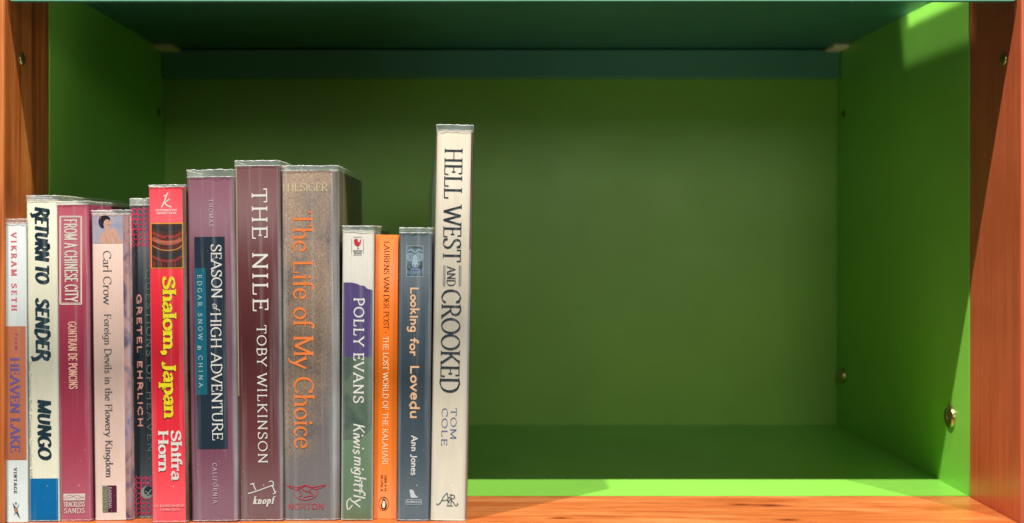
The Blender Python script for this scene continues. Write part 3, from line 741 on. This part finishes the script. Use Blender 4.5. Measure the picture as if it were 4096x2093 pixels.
# 10 --------------------------------------------------------------
B = Book("short paperback printed white, purple and green with brushed white writing", 1371, 1495, 1363, 1491, 926, 2083, .128, paper('a0a090'), paper('cdc8bb'), rc=.0018, ext=20)
B.part("printed_picture").panel(None, None, 1130, 1432, paper('6a5790'), edge=lambda t: 2 + 36 * max(0, (t - .25) / .75) ** 1.6 + 2.5 * math.sin(t * 25) * (t > .5))
B.panel(None, None, 1430, 2082, mottled("bush_photo", ['3c524c', '55685a', '6a7c66', '465e4e'], 50, (1, 1, .8)))
B.panel(None, None, 1738, 2082, paper('88a480'), edge=lambda t: 26 - 10 * t if t < .62 else 26 - 6.2 - (t - .62) * 110); B.done()
B.part("author_lettering").text("POLLY EVANS", 1435, 42, 1192, 1615, WHITE, .15, .09, .06, ls=.1); B.done()
B.part("title_lettering").text("Kiwis", 1436, 46, 1693, 1815, WHITE, .14, .08, 0, slant=.22, jit=.03, xh=.85)
B.text("might", 1438, 46, 1825, 1945, WHITE, .14, .08, 0, slant=.22, jit=.04, xh=.9); B.text("fly", 1436, 46, 1952, 2030, WHITE, .14, .08, 0, slant=.2, jit=.03)
B.line([(1448, 1925), (1446, 1955), (1452, 1972)], 4, WHITE); B.line([(1410, 2022), (1392, 2040), (1388, 2012), (1398, 1996)], 4.5, WHITE); B.done()
B.part("publisher_mark"); LG = ink('8c8880')
for P_ in ([(1412, 950), (1448, 950)], [(1454, 956), (1454, 1016)], [(1448, 1022), (1412, 1022)], [(1407, 1016), (1407, 956)]): B.line(P_, 1.6, LG, False)
RR = ink('d03440')
B.poly([(1416, 962), (1422, 957), (1430, 958), (1432, 968), (1438, 970), (1440, 962), (1445, 960), (1443, 974), (1437, 984), (1428, 986), (1418, 978)], RR, True)
B.line([(1432, 986), (1432, 996)], 2, RR, False); B.line([(1428, 997), (1437, 995)], 2, RR, False)
B.texth("BANTAM", 1413, 1449, 1002, 1008, ink('38302c'), tk=.24, tn=.18, sf=0); B.texth("BOOKS", 1416, 1447, 1011, 1017, ink('38302c'), tk=.24, tn=.18, sf=0); B.done()
# 11 --------------------------------------------------------------
B = Book("plain bright orange paperback, the shortest and slimmest in the right half of the row", 1501, 1594, 1493, 1587, 941, 2077, .111, paper('e07c18'), paper('ff7a00', var=.03, k=.9), rc=.0006, sleeve=False)
BK = ink('2a1c14')
B.part("author_lettering").text("LAURENS VAN DER POST ·", 1546, 22, 966, 1336, BK, .11, .05, .05); B.done()
B.part("title_lettering").text("THE LOST WORLD OF THE KALAHARI", 1542, 22, 1347, 1861, ink('ffe2b8'), .12, .06, .05, ls=.02); B.done()
B.part("number_lettering").text("ISBN 0 14", 1542, 9, 1901, 1966, BK, .16, .14, 0, ls=.12); B.text("00.1716 X", 1527, 9, 1901, 1966, BK, .16, .14, 0, ls=.12); B.done()
B.part("publisher_mark")
B.line([(1535 + 19.5*math.cos(a*.2618), 2016 + 27*math.sin(a*.2618)) for a in range(25)], 1.8, BK, False)
B.poly([(1531, 1996), (1537, 1992), (1541, 1997), (1542, 2008), (1547, 2022), (1544, 2034), (1536, 2038), (1527, 2034), (1524, 2022), (1529, 2010)], BK, True)
B.poly([(1534, 2004), (1539, 2008), (1541, 2020), (1538, 2033), (1531, 2032), (1529, 2020)], ink('f4ecdc'), True); B.disc(1537, 1997, 2.2, 2.2, ink('f4ecdc'), 8); B.done()
# 12 --------------------------------------------------------------
B = Book("slate blue paperback with a carved mask picture and peach handwritten title", 1598, 1727, 1588, 1717, 936, 2085, .130, paper('56606a'), paper('3e4e58'), rc=.0018, ext=22)
B.part("mask_picture").panel(1626, 1693, 985, 1110, ink('a8b4bc')); B.panel(1628, 1691, 987, 1108, mottled("carved_stone", ['1e2c34', '3c5058', '6a8088', '2c3c44'], 160))
MA, MB_, MC = ink('a4bac6'), ink('121c22'), ink('7484a0')
for cx in (1643, 1677):
    for rr, mm in ((17, MA), (13.5, MB_), (11.5, MA), (8, MB_), (6, MA), (2.8, MB_)): B.disc(cx, 1030, rr * .92, rr, mm, 20)
B.poly([(1655, 1022), (1664, 1022), (1672, 1062), (1660, 1070), (1648, 1062)], MA, True); B.line([(1631, 1008), (1645, 1000), (1660, 1012), (1675, 1000), (1689, 1008)], 4, MA)
B.disc(1655, 1063, 2.6, 2.6, MB_, 8); B.disc(1666, 1063, 2.6, 2.6, MB_, 8)
B.poly([(1642, 1080), (1658, 1072), (1680, 1080), (1678, 1094), (1658, 1098), (1644, 1092)], MC, True); B.line([(1644, 1084), (1660, 1083), (1678, 1086)], 1.8, MB_); B.done()
B.part("title_lettering").text("Looking", 1657, 34, 1150, 1332, ink('f2be90'), .21, .17, 0, ls=.03, jit=.03, xh=1.0)
B.text("for", 1655, 34, 1356, 1428, ink('f2be90'), .21, .17, 0, ls=.03, jit=.03); B.text("Lovedu", 1658, 36, 1462, 1680, ink('f2be90'), .21, .17, 0, ls=.05, jit=.03, xh=1.08); B.done()
B.part("author_lettering").text("Ann Jones", 1657, 26, 1744, 1903, WHITE, .19, .13, 0, ls=.03); B.done()
B.part("publisher_mark"); LGt = ink('d4dadc')
B.poly([(1638, 1962), (1646, 1960), (1655, 1966), (1660, 1980), (1672, 1992), (1660, 1994), (1645, 1993), (1641, 1982)], LGt, True)
B.rect(1624, 1685, 2001, 2019, 1.8, LGt); B.texth("ROBINSON", 1628, 1682, 2005, 2014, LGt, tk=.18, tn=.12, sf=.04); B.done()
# 13 --------------------------------------------------------------
B = Book("tallest book, cream hardback leaning at the end of the row beside the empty space", 1745, 1893, 1721, 1863, 527, 2085, .155, paper('9a8a70'), paper('d8ccb6'), rc=.0030, hard=True, ext=24, bulge=.006)
B.part('spine_shade').panel(None, 1750 - 14, 530, 2082, paper('d2bc8c')); B.done()  # shade of the rounded left side painted as a darker strip
BLK = ink('26343c')
B.part("jacket_edge").panel(1881, None, 530, 1000, mottled("dark_jacket_edge", ['3a3430', '8a4a48', '5a5048', '2a2a2c'], 90, (1, 1, .5))); B.panel(1868, None, 1000, 2080, mottled("pale_jacket_edge", ['a8b8b8', 'c8a898', '98a4a8', 'd0c0b0'], 60, (1, 1, .4))); B.done()
B.part("title_lettering").text("HELL WEST", 1811, 72, 594, 1050, BLK, .12, .05, .07, ls=.02); B.done()
B.part("title_lettering").text("AND", 1805, 34, 1068, 1146, BLK, .12, .06, .05)
for x0 in (1774, 1780, 1838, 1844): B.line([(x0 + 0, 1064), (x0 - 1.5, 1148)], 2 if x0 in (1774, 1844) else 3, ink('5a5a72'), False)
B.text("CROOKED", 1802, 76, 1160, 1572, BLK, .12, .05, .06, ls=.0); B.done()
BLU = ink('4660a6')
B.part("author_lettering").text("TOM", 1814, 24, 1634, 1760, BLU, .12, .07, .05, ls=.1); B.text("COLE", 1778, 24, 1634, 1785, BLU, .12, .07, .05, ls=.1); B.done()
B.part("publisher_mark"); TG = ink('3f5c5c')
for P_ in ([(1745, 2016), (1752, 2020), (1762, 2012), (1772, 1992), (1784, 1978), (1790, 1978), (1792, 2022)], [(1766, 2004), (1792, 2002)],
           [(1804, 1980), (1804, 2024)], [(1798, 1980), (1816, 1984), (1818, 1994), (1804, 2000), (1814, 2012), (1822, 2024), (1832, 2020), (1828, 2014)],
           [(1790, 1996), (1798, 1990), (1800, 2000), (1792, 2008), (1800, 2012)], [(1786, 2024), (1812, 2026)]):
    B.line(P_, 2.6, TG)
B.done()
